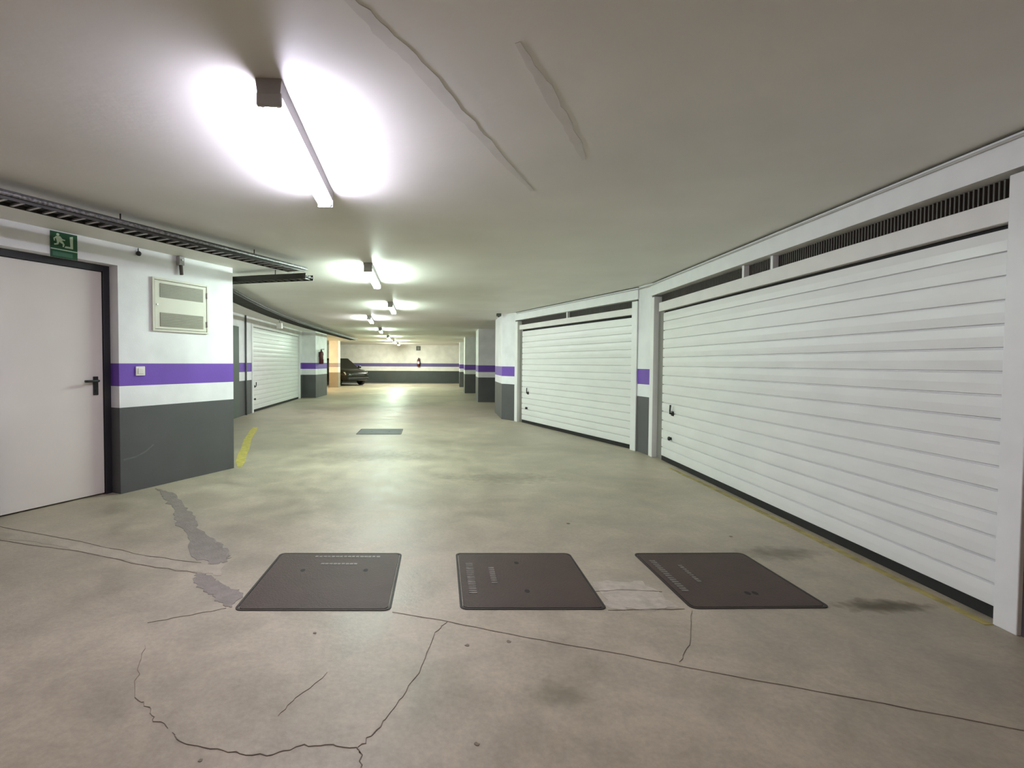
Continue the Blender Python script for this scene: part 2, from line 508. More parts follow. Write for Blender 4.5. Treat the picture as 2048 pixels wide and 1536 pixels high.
for i, (cx, cy, sx, sy, col, al) in enumerate([(2.19, 2.455, 0.30, 0.10, (0.12, 0.09, 0.045, 1), 0.4), (0.42, 1.78, 0.16, 0.10, (0.20, 0.20, 0.12, 1), 0.14), (2.15, 3.15, 0.35, 0.16, (0.15, 0.13, 0.095, 1), 0.22),
                                           (-0.9, 6.4, 0.9, 0.5, (0.22, 0.21, 0.16, 1), 0.13), (0.6, 5.2, 0.8, 0.35, (0.24, 0.22, 0.17, 1), 0.13)]):
    MB().prism([(cx + sx * 1.1 * math.cos(t * math.pi / 12), cy + sy * 1.1 * math.sin(t * math.pi / 12)) for t in range(24)], 0.0002, 0.0010 + 0.0001 * i).build('oil_stain', stain_mat('oil_film_%d' % i, col, cx, cy, sx, sy, al), floor)

# trowel ridges on the ceiling
def ridge(pts, wd, seed):
    p = jag(pts, 5, 0.006, seed)
    r = random.Random(seed)
    n = len(p)
    ws = [wd * (0.45 + 0.75 * math.sin(math.pi * (i + 0.5) / n)) * r.uniform(0.8, 1.2) for i in range(n)]
    MB().ribbon(p, ws, CEIL - 0.0016, CEIL - 0.0002).build('filler_streak', MRIDGE, ceiling)
ridge([(-0.45, 1.1), (-0.281, 1.481), (-0.211, 1.611), (-0.11, 1.781), (0.015, 2.049), (0.156, 2.335), (0.308, 2.648), (0.527, 3.079)], 0.045, 3)
ridge([(0.232, 1.669), (0.347, 1.885), (0.476, 2.124), (0.605, 2.381), (0.711, 2.611)], 0.04, 4)

# ------------------------------------------------------------------ left wall with service door
OA = (-2.383, 5.626)
dA, _ = unit((0, 0), (0.43, 0.903))
aA = angle(dA)
wallA = thing('wall_left', 'white wall with purple stripe and dark grey dado beside the beige door', 'wall', (OA[0], OA[1], 0), aA, kind='structure')
T = 0.26
mb = MB()
mb.box(-1.262, 0, 0, T, 0, CEIL)
mb.box(-2.15, -1.262, 0, T, 2.055, CEIL)
mb.box(-7.2, -2.15, 0, T, 0, CEIL)
mb.build('plaster', MBL, wallA)
sc_ = MB()
pts = [(-1.235, 0.30), (-1.12, 0.31), (-1.02, 0.345), (-0.945, 0.40), (-0.95, 0.41), (-1.03, 0.357), (-1.12, 0.322), (-1.235, 0.312)]
sc_.panel(pts, -0.0012, 0.001)
sc_.build('scuff_mark', mat('scuff_grey', (0.13, 0.135, 0.135), 0.7, var=0.2), wallA)

d1 = thing('door_1', 'beige metal service door with black frame and lever handle below the green sign', 'door', (OA[0] + dA[0] * -1.69, OA[1] + dA[1] * -1.69, 0), aA, kind='structure')
# local x now measured from the middle of the opening (opening -0.43..0.428)
leaf = MB().box(-0.402, 0.368, 0.135, 0.175, 0.012, 1.995).build('door_leaf', MDOOR, d1, 0.003)
fr = MB().box(-0.46, -0.406, 0.12, 0.19, 0, 2.055)
fr.build('frame_jamb', MBLK, d1, 0.002)
MB().box(0.372, 0.428, 0.12, 0.19, 0, 2.055).build('frame_jamb', MBLK, d1, 0.002)
MB().box(-0.406, 0.372, 0.12, 0.19, 1.999, 2.055).build('frame_head', MBLK, d1, 0.002)
MB().box(-0.46, 0.428, 0.20, 0.24, 0.0, 2.055).build('closing_panel', MBLK, d1)
hd = MB().box(0.282, 0.324, 0.125, 0.137, 0.90, 1.065).build('handle_plate', MBLKP, d1, 0.004)
lv = MB().path([(0.303, 0.126, 1.026), (0.303, 0.085, 1.026), (0.29, 0.075, 1.026), (0.24, 0.073, 1.026), (0.185, 0.075, 1.026)], 0.011).build('lever', MBLKP, hd)
MB().tube((0.303, 0.126, 0.94), (0.303, 0.118, 0.94), 0.010).build('lock_cylinder', MBLK, hd)

# return of the left wall going back round the corner, hidden edge-on
wr = MB().prism([(-2.383, 5.626), (-4.46, 10.32), (-4.9, 10.32), (-2.62, 5.736)], 0, CEIL).build('wall_left_return', MBL)
tag(wr, 'side of the white wall running back behind the near corner', 'wall', kind='structure')

def onA(x, y=0.0): return (OA[0] + dA[0] * x - dA[1] * y * 1.0, OA[1] + dA[1] * x + dA[0] * y, 0)

# exit sign
sx0, sx1 = -1.787, -1.594
s = thing('exit_sign', 'green running-man exit sign on white wall above the beige door', 'sign', onA((sx0 + sx1) / 2, -0.006), aA)
s.location.z = 2.035
W_, H_ = 0.098, 0.205
MB().box(-W_, W_, -0.004, 0.004, 0, H_).build('panel', MSIGN, s, 0.001)
def pic(pts, name, m_=MSIGNW, y=-0.0055):
    return MB().panel(pts, y, -0.0035).build(name, m_, s)
z_ = 0.075
fig = MB()
fig.panel([(-0.046 + 0.011 * math.cos(t * math.pi / 6), 0.183 + 0.011 * math.sin(t * math.pi / 6)) for t in range(12)], -0.0055, -0.0035)
fig.panel([(-0.062, 0.168), (-0.030, 0.172), (-0.012, 0.140), (-0.030, 0.128), (-0.056, 0.132)], -0.0055, -0.0035)      # torso
fig.panel([(-0.056, 0.168), (-0.078, 0.150), (-0.074, 0.128), (-0.066, 0.130), (-0.068, 0.146), (-0.050, 0.156)], -0.0056, -0.0035)   # rear arm
fig.panel([(-0.030, 0.172), (-0.012, 0.152), (0.006, 0.150), (0.006, 0.142), (-0.016, 0.142), (-0.034, 0.158)], -0.0056, -0.0035)  # front arm
fig.panel([(-0.034, 0.134), (-0.012, 0.134), (0.002, 0.112), (-0.004, 0.090), (-0.014, 0.092), (-0.010, 0.110), (-0.030, 0.122)], -0.0057, -0.0035)  # front leg
fig.panel([(-0.054, 0.134), (-0.034, 0.130), (-0.044, 0.104), (-0.072, 0.096), (-0.074, 0.106), (-0.054, 0.112)], -0.0057, -0.0035)   # rear leg
fig.build('running_figure', MSIGNW, s)
dr = MB()
dr.panel([(0.040, 0.180), (0.064, 0.188), (0.064, 0.086), (0.002, 0.086), (0.008, 0.100), (0.044, 0.100)], -0.0055, -0.0035)
dr.build('doorway_symbol', MSIGNW, s)
MB().box(-W_, W_, -0.0055, -0.0035, 0.062, 0.069).build('divider_line', MSIGNW, s)
MB().box(-0.085, 0.060, -0.0052, -0.0035, 0.012, 0.044).build('caption_strip', MSIGNG, s)

# vent cabinet
cb = thing('vent_cabinet', 'cream metal wall cabinet door with two louvred vents', 'cabinet', onA(-0.645, -0.001), aA)
cb.location.z = 1.492
cw, ch = 0.309, 0.513
MB().box(-cw, -cw + 0.02, -0.022, 0, 0, ch).box(cw - 0.02, cw, -0.022, 0, 0, ch).box(-cw + 0.02, cw - 0.02, -0.022, 0, 0, 0.02).box(-cw + 0.02, cw - 0.02, -0.022, 0, ch - 0.02, ch).build('outer_frame', MCREAM, cb, 0.002)
dl = MB().box(-cw + 0.024, cw - 0.024, -0.018, -0.002, 0.024, ch - 0.024).build('cabinet_door', MCREAM, cb, 0.002)
for zc in (0.115, 0.395):
    g = MB().box(-0.235, 0.245, -0.0195, -0.0175, zc - 0.068, zc + 0.068).build('vent_recess', MMESH, dl)
    for k in range(9):
        zz = zc - 0.06 + k * 0.015
        MB().panel([(-0.233, zz - 0.0035), (0.243, zz - 0.0035), (0.243, zz + 0.0035), (-0.233, zz + 0.0035)], -0.0255, -0.0192).build('louvre', MMESH, g)
MB().tube((-0.262, -0.018, 0.255), (-0.262, -0.026, 0.255), 0.008).build('lock', MCAPM, dl)
for zc in (0.10, 0.40):
    MB().tube((cw - 0.022, -0.024, zc - 0.03), (cw - 0.022, -0.024, zc + 0.03), 0.006).build('hinge', MHOUS, cb)

# light switch
sw = thing('light_switch', 'small white square light switch on the purple stripe', 'switch', onA(-1.072, -0.001), aA)
sw.location.z = 1.068
MB().box(-0.044, 0.044, -0.012, 0, 0, 0.086).build('plate', MSWITCH, sw, 0.004)
MB().box(-0.026, 0.026, -0.018, -0.010, 0.017, 0.069).build('rocker', MSWITCH, sw, 0.003)

# wall bracket and small black knob
bk = thing('wall_bracket', 'dark hanging bracket on white wall above the vent cabinet', 'bracket', onA(-0.662, -0.001), aA)
bk.location.z = 2.06
MB().box(-0.028, 0.028, -0.05, -0.002, 0.10, 0.188).build('mounting_block', MHOUS, bk, 0.004)
MB().path([(0, -0.03, 0.12), (0.0, -0.035, 0.06), (0.005, -0.035, 0.005)], 0.017).build('strut', mat('bracket_brown', (0.10, 0.085, 0.08), 0.5), bk)
MB().tube((0, -0.05, 0.15), (0, -0.064, 0.15), 0.008).build('bolt', MCAPM, bk)
kb = thing('smoke_sensor', 'small round black sensor high on the white wall', 'sensor', onA(-1.08, -0.001), aA)
kb.location.z = 2.175
MB().lathe([(0, -0.036), (0.016, -0.034), (0.024, -0.02), (0.02, -0.006), (0.014, 0.0), (0, 0)], 14, (0, 0, 0.02), 'y').build('cap', MBLKP, kb)
MB().tube((0, -0.012, 0.02), (0, -0.012, 0.07), 0.004).build('wire', MBLKP, kb)

# ------------------------------------------------------------------ garage doors
def garage_door(name, label, O, d, x0, x1, z0, z1, nsl, recess, frame, handle_x, right_side=True, jamb0=None, jamb1=None, head_z=None):
    root = thing(name, label, 'garage door', (O[0], O[1], 0), angle(d), kind='structure')
    h = (z1 - z0) / nsl
    prof = [(0.016, 0.0), (0.016, 0.002), (0.0, 0.0065), (-0.002, h * 0.5), (0.0, h - 0.0065), (0.016, h - 0.003), (0.016, h - 0.0005), (0.03, h - 0.0005), (0.03, 0.0)]
    prof = [(y + recess, z) for y, z in prof]
    me = MB().extrude_x(prof, x0, x1).mesh('slat', MSL)
    for k in range(nsl):
        o = obj('slat', me, root)
        o.location.z = z0 + k * h
    MB().box(x0, x1, recess + 0.002, recess + 0.028, 0.001, z0 + 0.001).build('bottom_seal', MRUB, root)
    if jamb0: MB().box(jamb0[0], jamb0[1], jamb0[2], jamb0[3], 0, jamb0[4]).build('frame_post', MWR, root, 0.004)
    if jamb1: MB().box(jamb1[0], jamb1[1], jamb1[2], jamb1[3], 0, jamb1[4]).build('frame_post', MWR, root, 0.004)
    if head_z: MB().box(x0 - 0.1, x1 + 0.005, recess - 0.022, recess + 0.05, head_z[0], head_z[1]).build('frame_header', MHEAD, root, 0.003)
    # dark slit round the curtain
    MB().box(x0 - 0.02, x1 + 0.01, recess + 0.035, recess + 0.05, 0, z1 + 0.04).build('backing', MRUB, root)
    if handle_x is not None:
        y = recess
        hp = MB().box(handle_x - 0.028, handle_x + 0.028, y - 0.014, y + 0.004, 0.585, 0.64).build('lock_handle', MBLKP, root, 0.004)
        MB().path([(handle_x, y - 0.012, 0.61), (handle_x, y - 0.035, 0.613), (handle_x + 0.004, y - 0.038, 0.65), (handle_x + 0.01, y - 0.036, 0.715)], 0.010).build('lever', MBLKP, hp)
        kn = MB().lathe([(0, -0.04), (0.02, -0.038), (0.026, -0.025), (0.016, -0.012), (0.018, 0.0), (0, 0.004)], 14, (handle_x - 0.035, y, 0.31), 'y').build('pull_knob', MBLKP, root)
        MB().box(handle_x - 0.035 - 0.055, handle_x - 0.035, y - 0.02, y - 0.006, 0.298, 0.322).build('latch', MBLKP, kn, 0.003)
    return root

# near right door
EB, SB = (2.69, 6.53), (2.565, 2.19)
dB, LB = unit(EB, SB)
doorB = garage_door('door_2', 'large white slatted garage door filling the right side', EB, dB, 0.29, 4.245, 0.055, 1.84, 16, 0.035, True, 0.61,
                    jamb0=(0.0, 0.115, -0.02, 0.10, 2.06), jamb1=(4.245, 4.345, -0.02, 0.10, 2.06), head_z=(1.862, 1.972))
MB().box(0.115, 0.29, 0.045, 0.06, 0, 1.86).build('guide_channel', mat('guide_grey', (0.22, 0.21, 0.19), 0.5), doorB)
MB().box(4.205, 4.23, 0.028, 0.036, 0.492, 0.512).build('rivet_plate', mat('rust_red', (0.28, 0.16, 0.14), 0.6), doorB)
# second right door
EA, SA = (1.46, 10.38), (2.64, 6.86)
dAa, LA = unit(EA, SA)
doorA = garage_door('door_3', 'white slatted garage door between the two striped white pillars', EA, dAa, 0.235, 3.60, 0.055, 1.85, 16, 0.035, True, 0.50,
                    jamb0=(0.0, 0.12, -0.02, 0.10, 2.06), jamb1=(3.60, 3.712, -0.02, 0.10, 2.06), head_z=(1.885, 1.98))
MB().box(0.12, 0.235, 0.045, 0.06, 0, 1.88).build('guide_channel', MATS['guide_grey'], doorA)

def right_wall(name, label, O, d, x0, x1, gx0, gx1, seed):
    wl = thing(name, label, 'wall', (O[0], O[1], 0), angle(d), kind='structure')
    MB().box(x0, x1, 0.16, 0.30, 0, CEIL).build('back_wall', MW, wl)
    MB().box(x0, x1, -0.02, 0.16, 2.083, CEIL - 0.012).build('fascia_beam', MW, wl)
    MB().box(x0, x1, 0.0, 0.16, CEIL - 0.012, CEIL).build('shadow_gap', MVOID, wl)  # solid dark strip, the shade of the gap put into its colour
    gr = MB().box(gx0, gx1, 0.10, 0.15, 1.972, 2.083).build('vent_grille', MVOID, wl)
    g = MB()
    n = int((gx1 - gx0) / 0.024)
    for k in range(n):
        x = gx0 + 0.012 + k * 0.024
        g.box(x - 0.004, x + 0.004, 0.075, 0.10, 1.974, 2.081)
    b = g.build('grille_bars', mat('grille_bar_brown', (0.105, 0.09, 0.08), 0.5), gr)
    b['kind'] = 'stuff'
    return wl, gr
wB, gB = right_wall('wall_right', 'white beam and dark vent slot above the large right garage door', EB, dB, 0.0, 4.345, 0.115, 4.245, 1)
for x in (2.03, 2.44):
    MB().box(x - 0.016, x + 0.016, 0.03, 0.10, 1.972, 2.083).build('grille_strut', MWR, gB)
wA2, gA2 = right_wall('wall_right_middle', 'white beam and vent slot above the second right garage door', EA, dAa, 0.0, 3.72, 0.12, 3.60, 2)
MB().box(1.88 - 0.016, 1.88 + 0.016, 0.03, 0.10, 1.972, 2.083).build('grille_strut', MWR, gA2)

# pillar between the two right doors
eA = (EA[0] + dAa[0] * 3.715, EA[1] + dAa[1] * 3.715)
pil = MB().prism([eA, (EB[0], EB[1]), (EB[0] + 0.36, EB[1] + 0.02), (eA[0] + 0.36, eA[1] + 0.12)], 0, CEIL).build('wall_right_pillar', MBR)
tag(pil, 'narrow white pillar with purple stripe between the two right garage doors', 'pillar', kind='structure')
# pier at the far end of the second door
pier = MB().prism([(1.458, 10.385), (1.222, 10.742), (1.222, 12.2), (2.4, 12.2), (2.4, 10.75)], 0, CEIL).build('wall_right_pier', MBR)
tag(pier, 'white pier with purple stripe at the far edge of the second right garage door', 'pillar', kind='structure')
# thin conduit under the ceiling along the beam
def conduit(name, label, pts, r, m_):
    return tag(MB().path(pts, r, 8).build(name, m_), label, 'pipe')
def pt(O, d, x, y, z): return (O[0] + d[0] * x - d[1] * y, O[1] + d[1] * x + d[0] * y, z)
conduit('conduit_pipe', 'thin grey conduit along the top of the white beam over the right doors',
        [pt(EB, dB, 7.0, -0.028, 2.218), pt(EB, dB, 4.3, -0.028, 2.218), pt(EB, dB, 2.0, -0.028, 2.218), pt(EB, dB, 0.05, -0.028, 2.218), pt(EA, dAa, 3.70, -0.028, 2.218), pt(EA, dAa, 2.0, -0.028, 2.218), pt(EA, dAa, 0.1, -0.028, 2.218)], 0.0075, mat('conduit_grey', (0.52, 0.50, 0.48), 0.4))
# wall behind the camera on the right
a0 = pt(EB, dB, 4.345, 0, 0); a1 = pt(EB, dB, 9.6, 0, 0)
wrr = MB().prism([a0[:2], a1[:2], (a1[0] + 0.3, a1[1]), (a0[0] + 0.3, a0[1])], 0, CEIL).build('wall_right_rear', MBR)
tag(wrr, 'right wall running on towards the viewer', 'wall', kind='structure')
wb = MB().box(-6.5, 3.2, -3.25, -3.0, 0, CEIL).build('wall_back', MBR)
tag(wb, 'rear wall of the garage', 'wall', kind='structure')

# fins of the bays further on the right
fins = [(15.35, 1.02, 1.25, 'nearest white fin wall with purple stripe on the right beyond the pier'),
        (19.9, 0.79, 1.2, 'second white fin wall on the right further along the garage'),
        (25.0, 0.73, 1.0, 'third white fin wall on the right close to the end wall')]
for Y, X, D, lab in fins:
    f_ = MB().box(X, 3.3, Y, Y + D, 0, CEIL).build('wall_right_fin', MBR)
    tag(f_, lab, 'wall', kind='structure')
wf = MB().box(3.3, 3.6, 10.7, 29.6, 0, CEIL).build('wall_right_far', MBR)
tag(wf, 'recessed right wall behind the far bays', 'wall', kind='structure')
wfe = MB().box(-9.3, 3.6, 29.6, 29.9, 0, CEIL).build('wall_far', MBF)
tag(wfe, 'cream end wall with purple stripe and dark dado at the far end', 'wall', kind='structure')

# ------------------------------------------------------------------ left side further back
OD = (-4.455, 10.25)
dD, _ = unit(OD, (-4.81, 16.7))
wD = thing('wall_left_far', 'left wall with purple stripe holding the distant garage door', 'wall', (OD[0], OD[1], 0), angle(dD), kind='structure')
mb = MB()
mb.box(0.0, 0.02, 0, 0.3, 0, CEIL)
mb.box(0.63, 1.50, 0, 0.3, 0, CEIL)
mb.box(0.02, 0.63, 0.06, 0.3, 0, CEIL)
mb.box(0.02, 0.63, 0.0, 0.06, 1.97, CEIL)
mb.box(1.50, 6.30, 0.09, 0.3, 0, CEIL)
mb.box(1.50, 6.30, 0.0, 0.09, 2.10, CEIL)
mb.box(6.30, 6.65, 0, 0.3, 0, CEIL)
mb.build('plaster', MBL, wD)
d5 = MB().box(0.025, 0.625, -0.012, 0.055, 0.002, 1.965).build('door_5', MGDOOR)
d5.location = (OD[0], OD[1], 0); d5.rotation_euler = (0, 0, angle(dD))
tag(d5, 'dark grey-green door seen edge-on just past the left corner', 'door', kind='structure')
doorD = garage_door('door_4', 'distant white slatted garage door on the left wall', OD, dD, 1.58, 6.20, 0.055, 2.03, 17, 0.03, True, 1.78,
                    jamb0=(1.47, 1.565, -0.02, 0.08, 2.10), jamb1=(6.215, 6.31, -0.02, 0.08, 2.10), head_z=(2.04, 2.10))
conduit('conduit_pipe', 'dark vertical pipe on the left wall beside the distant garage door', [pt(OD, dD, 1.03, -0.022, 0.0), pt(OD, dD, 1.03, -0.022, 1.1), pt(OD, dD, 1.03, -0.022, 2.25)], 0.02, mat('pipe_dark', (0.10, 0.105, 0.10), 0.5))
wp = MB().prism([(-5.1, 16.9), (-4.37, 16.9), (-4.37, 18.5), (-9.3, 18.5), (-9.3, 18.2), (-5.1, 18.2)], 0, CEIL).build('wall_left_pier', MBL)
tag(wp, 'white pier with purple stripe and fire extinguisher beyond the distant garage door', 'pillar', kind='structure')
wl9 = MB().box(-9.3, -9.0, 18.5, 29.6, 0, CEIL).build('wall_left_bay', MBF)
tag(wl9, 'side wall of the far left parking bay', 'wall', kind='structure')
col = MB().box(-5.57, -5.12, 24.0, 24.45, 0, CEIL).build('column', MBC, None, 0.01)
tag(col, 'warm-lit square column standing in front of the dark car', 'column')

# ------------------------------------------------------------------ fluorescent battens
def lamp(cx, cy, dx, dy, colr, label, L=1.24, s=1.0):
    k = thing('ceiling_lamp', label, 'lamp', (cx, cy, CEIL - 0.001), math.atan2(dy, dx), group='twin-tube ceiling lamps along the aisle')
    h = L / 2
    hb = MB().extrude_x([(-0.048, -0.004), (-0.042, -0.054), (0.042, -0.054), (0.048, -0.004), (0.048, 0.0), (-0.048, 0.0)], -h, h).build('housing', MHOUS, k)
    em = emit('tube_light', colr, LAMP * s)
    for y in (-0.027, 0.027):
        t = MB().tube((-h + 0.035, y, -0.080), (h - 0.035, y, -0.080), 0.013, n=8, caps=False).build('tube', em, k)
        for e in (-1, 1):
            MB().tube((e * (h - 0.036), y, -0.080), (e * (h - 0.02), y, -0.080), 0.0132, n=12).build('tube_cap', MCAPM, t)
    for e in (-1, 1):
        MB().box(e * (h - 0.02), e * (h - 0.001), -0.046, 0.046, -0.097, -0.050).build('lampholder', MHOLD, k, 0.004)
    MB().tube((-h + 0.03, 0, -0.062), (-h + 0.075, 0, -0.062), 0.011).build('starter', MHOLD, k)
    return k
LIL = (0.83, 0.80, 1.0)
GRN = (0.80, 1.0, 0.89)
NEU = (0.74, 1.0, 0.82)
lamp(-0.70, 2.50, -0.067, 1, LIL, 'nearest twin-tube ceiling lamp, largest in the picture', s=0.80)
lamp(-0.85, 5.90, -0.055, 1, GRN, 'second twin-tube ceiling lamp from the viewer', s=1.25)
lamp(-0.98, 9.25, -0.05, 1, GRN, 'third twin-tube ceiling lamp from the viewer', s=1.1)
lamp(-1.75, 11.75, -0.09, 1, (0.92, 0.95, 1.0), 'fourth ceiling lamp, set left of the row', s=0.85)
lamp(-2.02, 15.7, -0.09, 1, NEU, 'fifth ceiling lamp, right after the one set left', s=0.95)
lamp(-2.25, 19.9, -0.06, 1, NEU, 'sixth ceiling lamp from the viewer', s=1.3)
lamp(-2.40, 23.6, -0.05, 1, NEU, 'seventh ceiling lamp, last but one before the end wall', s=2.6)
lamp(-2.54, 27.2, -0.05, 1, (0.95, 1.0, 0.86), 'farthest small ceiling lamp close to the end wall', s=2.9)
lamp(-0.60, -1.6, 0.02, 1, (1.0, 0.74, 0.44), 'added warm fill lamp behind the viewer, unseen', s=0.34)  # unseen fill lamp, added to warm and lift the near floor
lamp(-6.7, 22.4, 0.02, 1, (1.0, 0.66, 0.32), 'warm ceiling lamp in the far left parking bay', s=2.2)

# ------------------------------------------------------------------ cable trays
def tray(label, pts, width, zb, hgt, step, rungm=None, side=0):
    root = thing('cable_tray', label, 'cable tray', (pts[0][0], pts[0][1], zb))
    q = [(p[0] - pts[0][0], p[1] - pts[0][1]) for p in pts]
    def off(d):
        out = []
        for i in range(len(q)):
            a, b = q[max(i - 1, 0)], q[min(i + 1, len(q) - 1)]
            l = math.dist(a, b)
            out.append((q[i][0] - (b[1] - a[1]) / l * d, q[i][1] + (b[0] - a[0]) / l * d))
        return out
    for sgn in (-1, 1):
        MB().ribbon(off(sgn * width / 2), 0.006, 0, hgt).build('side_rail', MTRAY, root)
    lens = [math.dist(q[i], q[i + 1]) for i in range(len(q) - 1)]
    tot = sum(lens)
    me = MB().box(-width / 2, width / 2, -0.009, 0.009, 0.004, 0.016).mesh('rung', rungm or MRUNG)
    n = int(tot / step)
    for k in range(n):
        t = (k + 0.5) * step
        i = 0
        while i < len(lens) - 1 and t > lens[i]: t -= lens[i]; i += 1
        u = t / lens[i]
        o = obj('rung', me, root)
        o.location = (q[i][0] + (q[i + 1][0] - q[i][0]) * u, q[i][1] + (q[i + 1][1] - q[i][1]) * u, 0)
        o.rotation_euler = (0, 0, math.atan2(q[i + 1][1] - q[i][1], q[i + 1][0] - q[i][0]) - math.pi / 2)
    for j, d in enumerate((-0.32, -0.08, 0.14, 0.33)):
        p = off(d * width)
        MB().path([(a, b, 0.026 + 0.004 * (j % 2)) for a, b in p], 0.011 if j % 2 else 0.009).build('cable', MCAB1 if j != 1 else MCAB2, root)
    if side: MB().path([(a, b, 0.030) for a, b in off(side * (width / 2 + 0.016))], 0.013).build('perforation_tube', MSPK, root)  # speckled tube added in place of the tray's perforated side
    nh = max(2, int(tot / 1.2))
    for k in range(nh):
        t = (k + 0.5) * tot / nh
        i = 0
        while i < len(lens) - 1 and t > lens[i]: t -= lens[i]; i += 1
        u = t / lens[i]
        x, y = q[i][0] + (q[i + 1][0] - q[i][0]) * u, q[i][1] + (q[i + 1][1] - q[i][1]) * u
        MB().tube((x, y, 0.0), (x, y, CEIL - zb), 0.005, n=8).build('hanger_rod', MTRAY, root)
    return root
# near tray, parallel with the left wall
nA = (dA[1], -dA[0])
def trA(t, o=0.0): return (-2.62 + dA[0] * t + nA[0] * o, 2.955 + dA[1] * t + nA[1] * o)
tray('dark cable tray under the ceiling over the beige door', [trA(-3.6), trA(-2), trA(-0.5), trA(1.0), trA(2.55)], 0.16, 2.135, 0.055, 0.085, None, -1)
tray('short dark cable tray crossing behind the near left corner', [(-1.52, 5.62), (-2.1, 5.78), (-2.75, 5.98), (-2.95, 6.4)], 0.16, 2.125, 0.06, 0.085, MRUNGD)
tray('long dark cable tray above the distant left garage door', [(-2.99, 6.7), (-3.14, 7.6), (-3.30, 8.7), (-3.47, 10.2), (-3.60, 11.8), (-3.70, 13.8), (-3.76, 16.2), (-3.80, 19.5), (-3.82, 21.0)], 0.28, 2.13, 0.06, 0.12, MRUNGD, -1)
bx = thing('hanging_box', 'small white box hanging below the long cable tray', 'junction box', (-3.62, 10.95, 1.93))
MB().box(-0.06, 0.06, -0.04, 0.04, 0, 0.13).build('casing', MSWITCH, bx, 0.008)
MB().box(-0.05, 0.05, -0.046, -0.038, 0.012, 0.118).build('cover', MSWITCH, bx, 0.004)
MB().tube((0, 0, 0.13), (0, 0, 0.205), 0.01, n=8).build('hanger', MHOUS, bx)
bx2 = thing('ceiling_sensor', 'small dark box on the ceiling at the top of the far pier', 'sensor', (1.13, 10.6, 2.19))
MB().box(-0.05, 0.05, -0.04, 0.04, 0.0, 0.06).build('casing', MBACK, bx2, 0.008)
MB().lathe([(0, -0.018), (0.018, -0.014), (0.024, 0.0), (0.0, 0.0)], 12).build('lens', MBLKP, bx2)

# ------------------------------------------------------------------ manhole covers
def cover(label, P, text, holes, m_plate=MIRON, m_rim=MIRONR, grp='square manhole covers in a row on the floor'):
    """P: plan corners far-left, far-right, near-right, near-left"""
    cx = sum(p[0] for p in P) / 4; cy = sum(p[1] for p in P) / 4
    (ex, ey), L = unit(P[3], P[2])
    D = math.dist(P[0], P[3])
    root = thing('manhole_cover', label, 'manhole cover', (cx, cy, 0), math.atan2(ey, ex), group=grp)
    hx, hy = L / 2, D / 2
    def rr(hx, hy, r, n=5):
        out = []
        for (sx, sy, a) in ((1, 1, 0), (-1, 1, 90), (-1, -1, 180), (1, -1, 270)):
            for k in range(n + 1):
                t = math.radians(a + 90 * k / n)
                out.append((sx * (hx - r) + r * math.cos(t), sy * (hy - r) + r * math.sin(t)))
        return out
    o, i_ = rr(hx, hy, 0.035), rr(hx - 0.012, hy - 0.012, 0.028)
    n = len(o)
    mb = MB()
    v = [(x, y, 0.0) for x, y in o] + [(x, y, 0.004) for x, y in o] + [(x, y, 0.004) for x, y in i_] + [(x, y, 0.0) for x, y in i_]
    f = []
    for k in range(n):
        j = (k + 1) % n
        f += [(k, j, n + j, n + k), (n + k, n + j, 2 * n + j, 2 * n + k), (2 * n + k, 2 * n + j, 3 * n + j, 3 * n + k), (3 * n + k, 3 * n + j, j, k)]
    mb.add(v, f).build('rim', m_rim, root)
    pl = MB().prism(rr(hx - 0.016, hy - 0.016, 0.025), 0.0003, 0.0045).build('plate', m_plate, root)
    for (x, y, w_, h_, nseg) in text:
        t = MB()
        vert = h_ > w_
        r = random.Random(int(x * 1000))
        for k in range(nseg):
            a = (k + 0.12) / nseg; b = (k + r.uniform(0.72, 0.95)) / nseg
            if vert: t.box(x - w_ / 2, x + w_ / 2, y - h_ / 2 + h_ * a, y - h_ / 2 + h_ * b, 0.004, 0.0062)
            else: t.box(x - w_ / 2 + w_ * a, x - w_ / 2 + w_ * b, y - h_ / 2, y + h_ / 2, 0.004, 0.0062)
        t.build('embossed_line', MEMB, pl)
    for (x, y) in holes:
        MB().prism([(x + 0.014 * math.cos(t * math.pi / 6), y + 0.020 * math.sin(t * math.pi / 6)) for t in range(12)], 0.0042, 0.0049).build('key_hole', MRUB, pl)
    return root
cover('left manhole cover, lettering along its far edge, two key holes', [(-1.03, 3.103), (-0.278, 3.113), (-0.248, 2.383), (-1.007, 2.375)],
      [(0.05, 0.30, 0.40, 0.022, 16), (0.02, 0.19, 0.22, 0.022, 9)], [(-0.17, 0.10), (0.19, 0.10)])
cover('middle manhole cover of the three, lettering along its left edge', [(0.069, 3.117), (0.796, 3.127), (0.798, 2.403), (0.079, 2.396)],
      [(-0.285, 0.0, 0.042, 0.40, 16), (-0.16, 0.03, 0.032, 0.22, 8)], [(0.0, 0.2), (0.0, -0.17)])
cover('right manhole cover nearest the large garage door, darkest of three', [(1.215, 3.132), (1.911, 3.141), (1.895, 2.434), (1.195, 2.417)],
      [(-0.285, 0.03, 0.036, 0.42, 16), (-0.15, 0.05, 0.024, 0.24, 9)], [(0.03, -0.20), (0.07, -0.20)])
cover('small-looking grey manhole cover further up the aisle under the lamps', [(-1.514, 9.005), (-0.757, 9.034), (-0.723, 8.337), (-1.48, 8.311)],
      [(0.0, 0.25, 0.3, 0.03, 8)], [(-0.15, 0.0), (0.15, 0.0)], MIRONG, MIRONR)

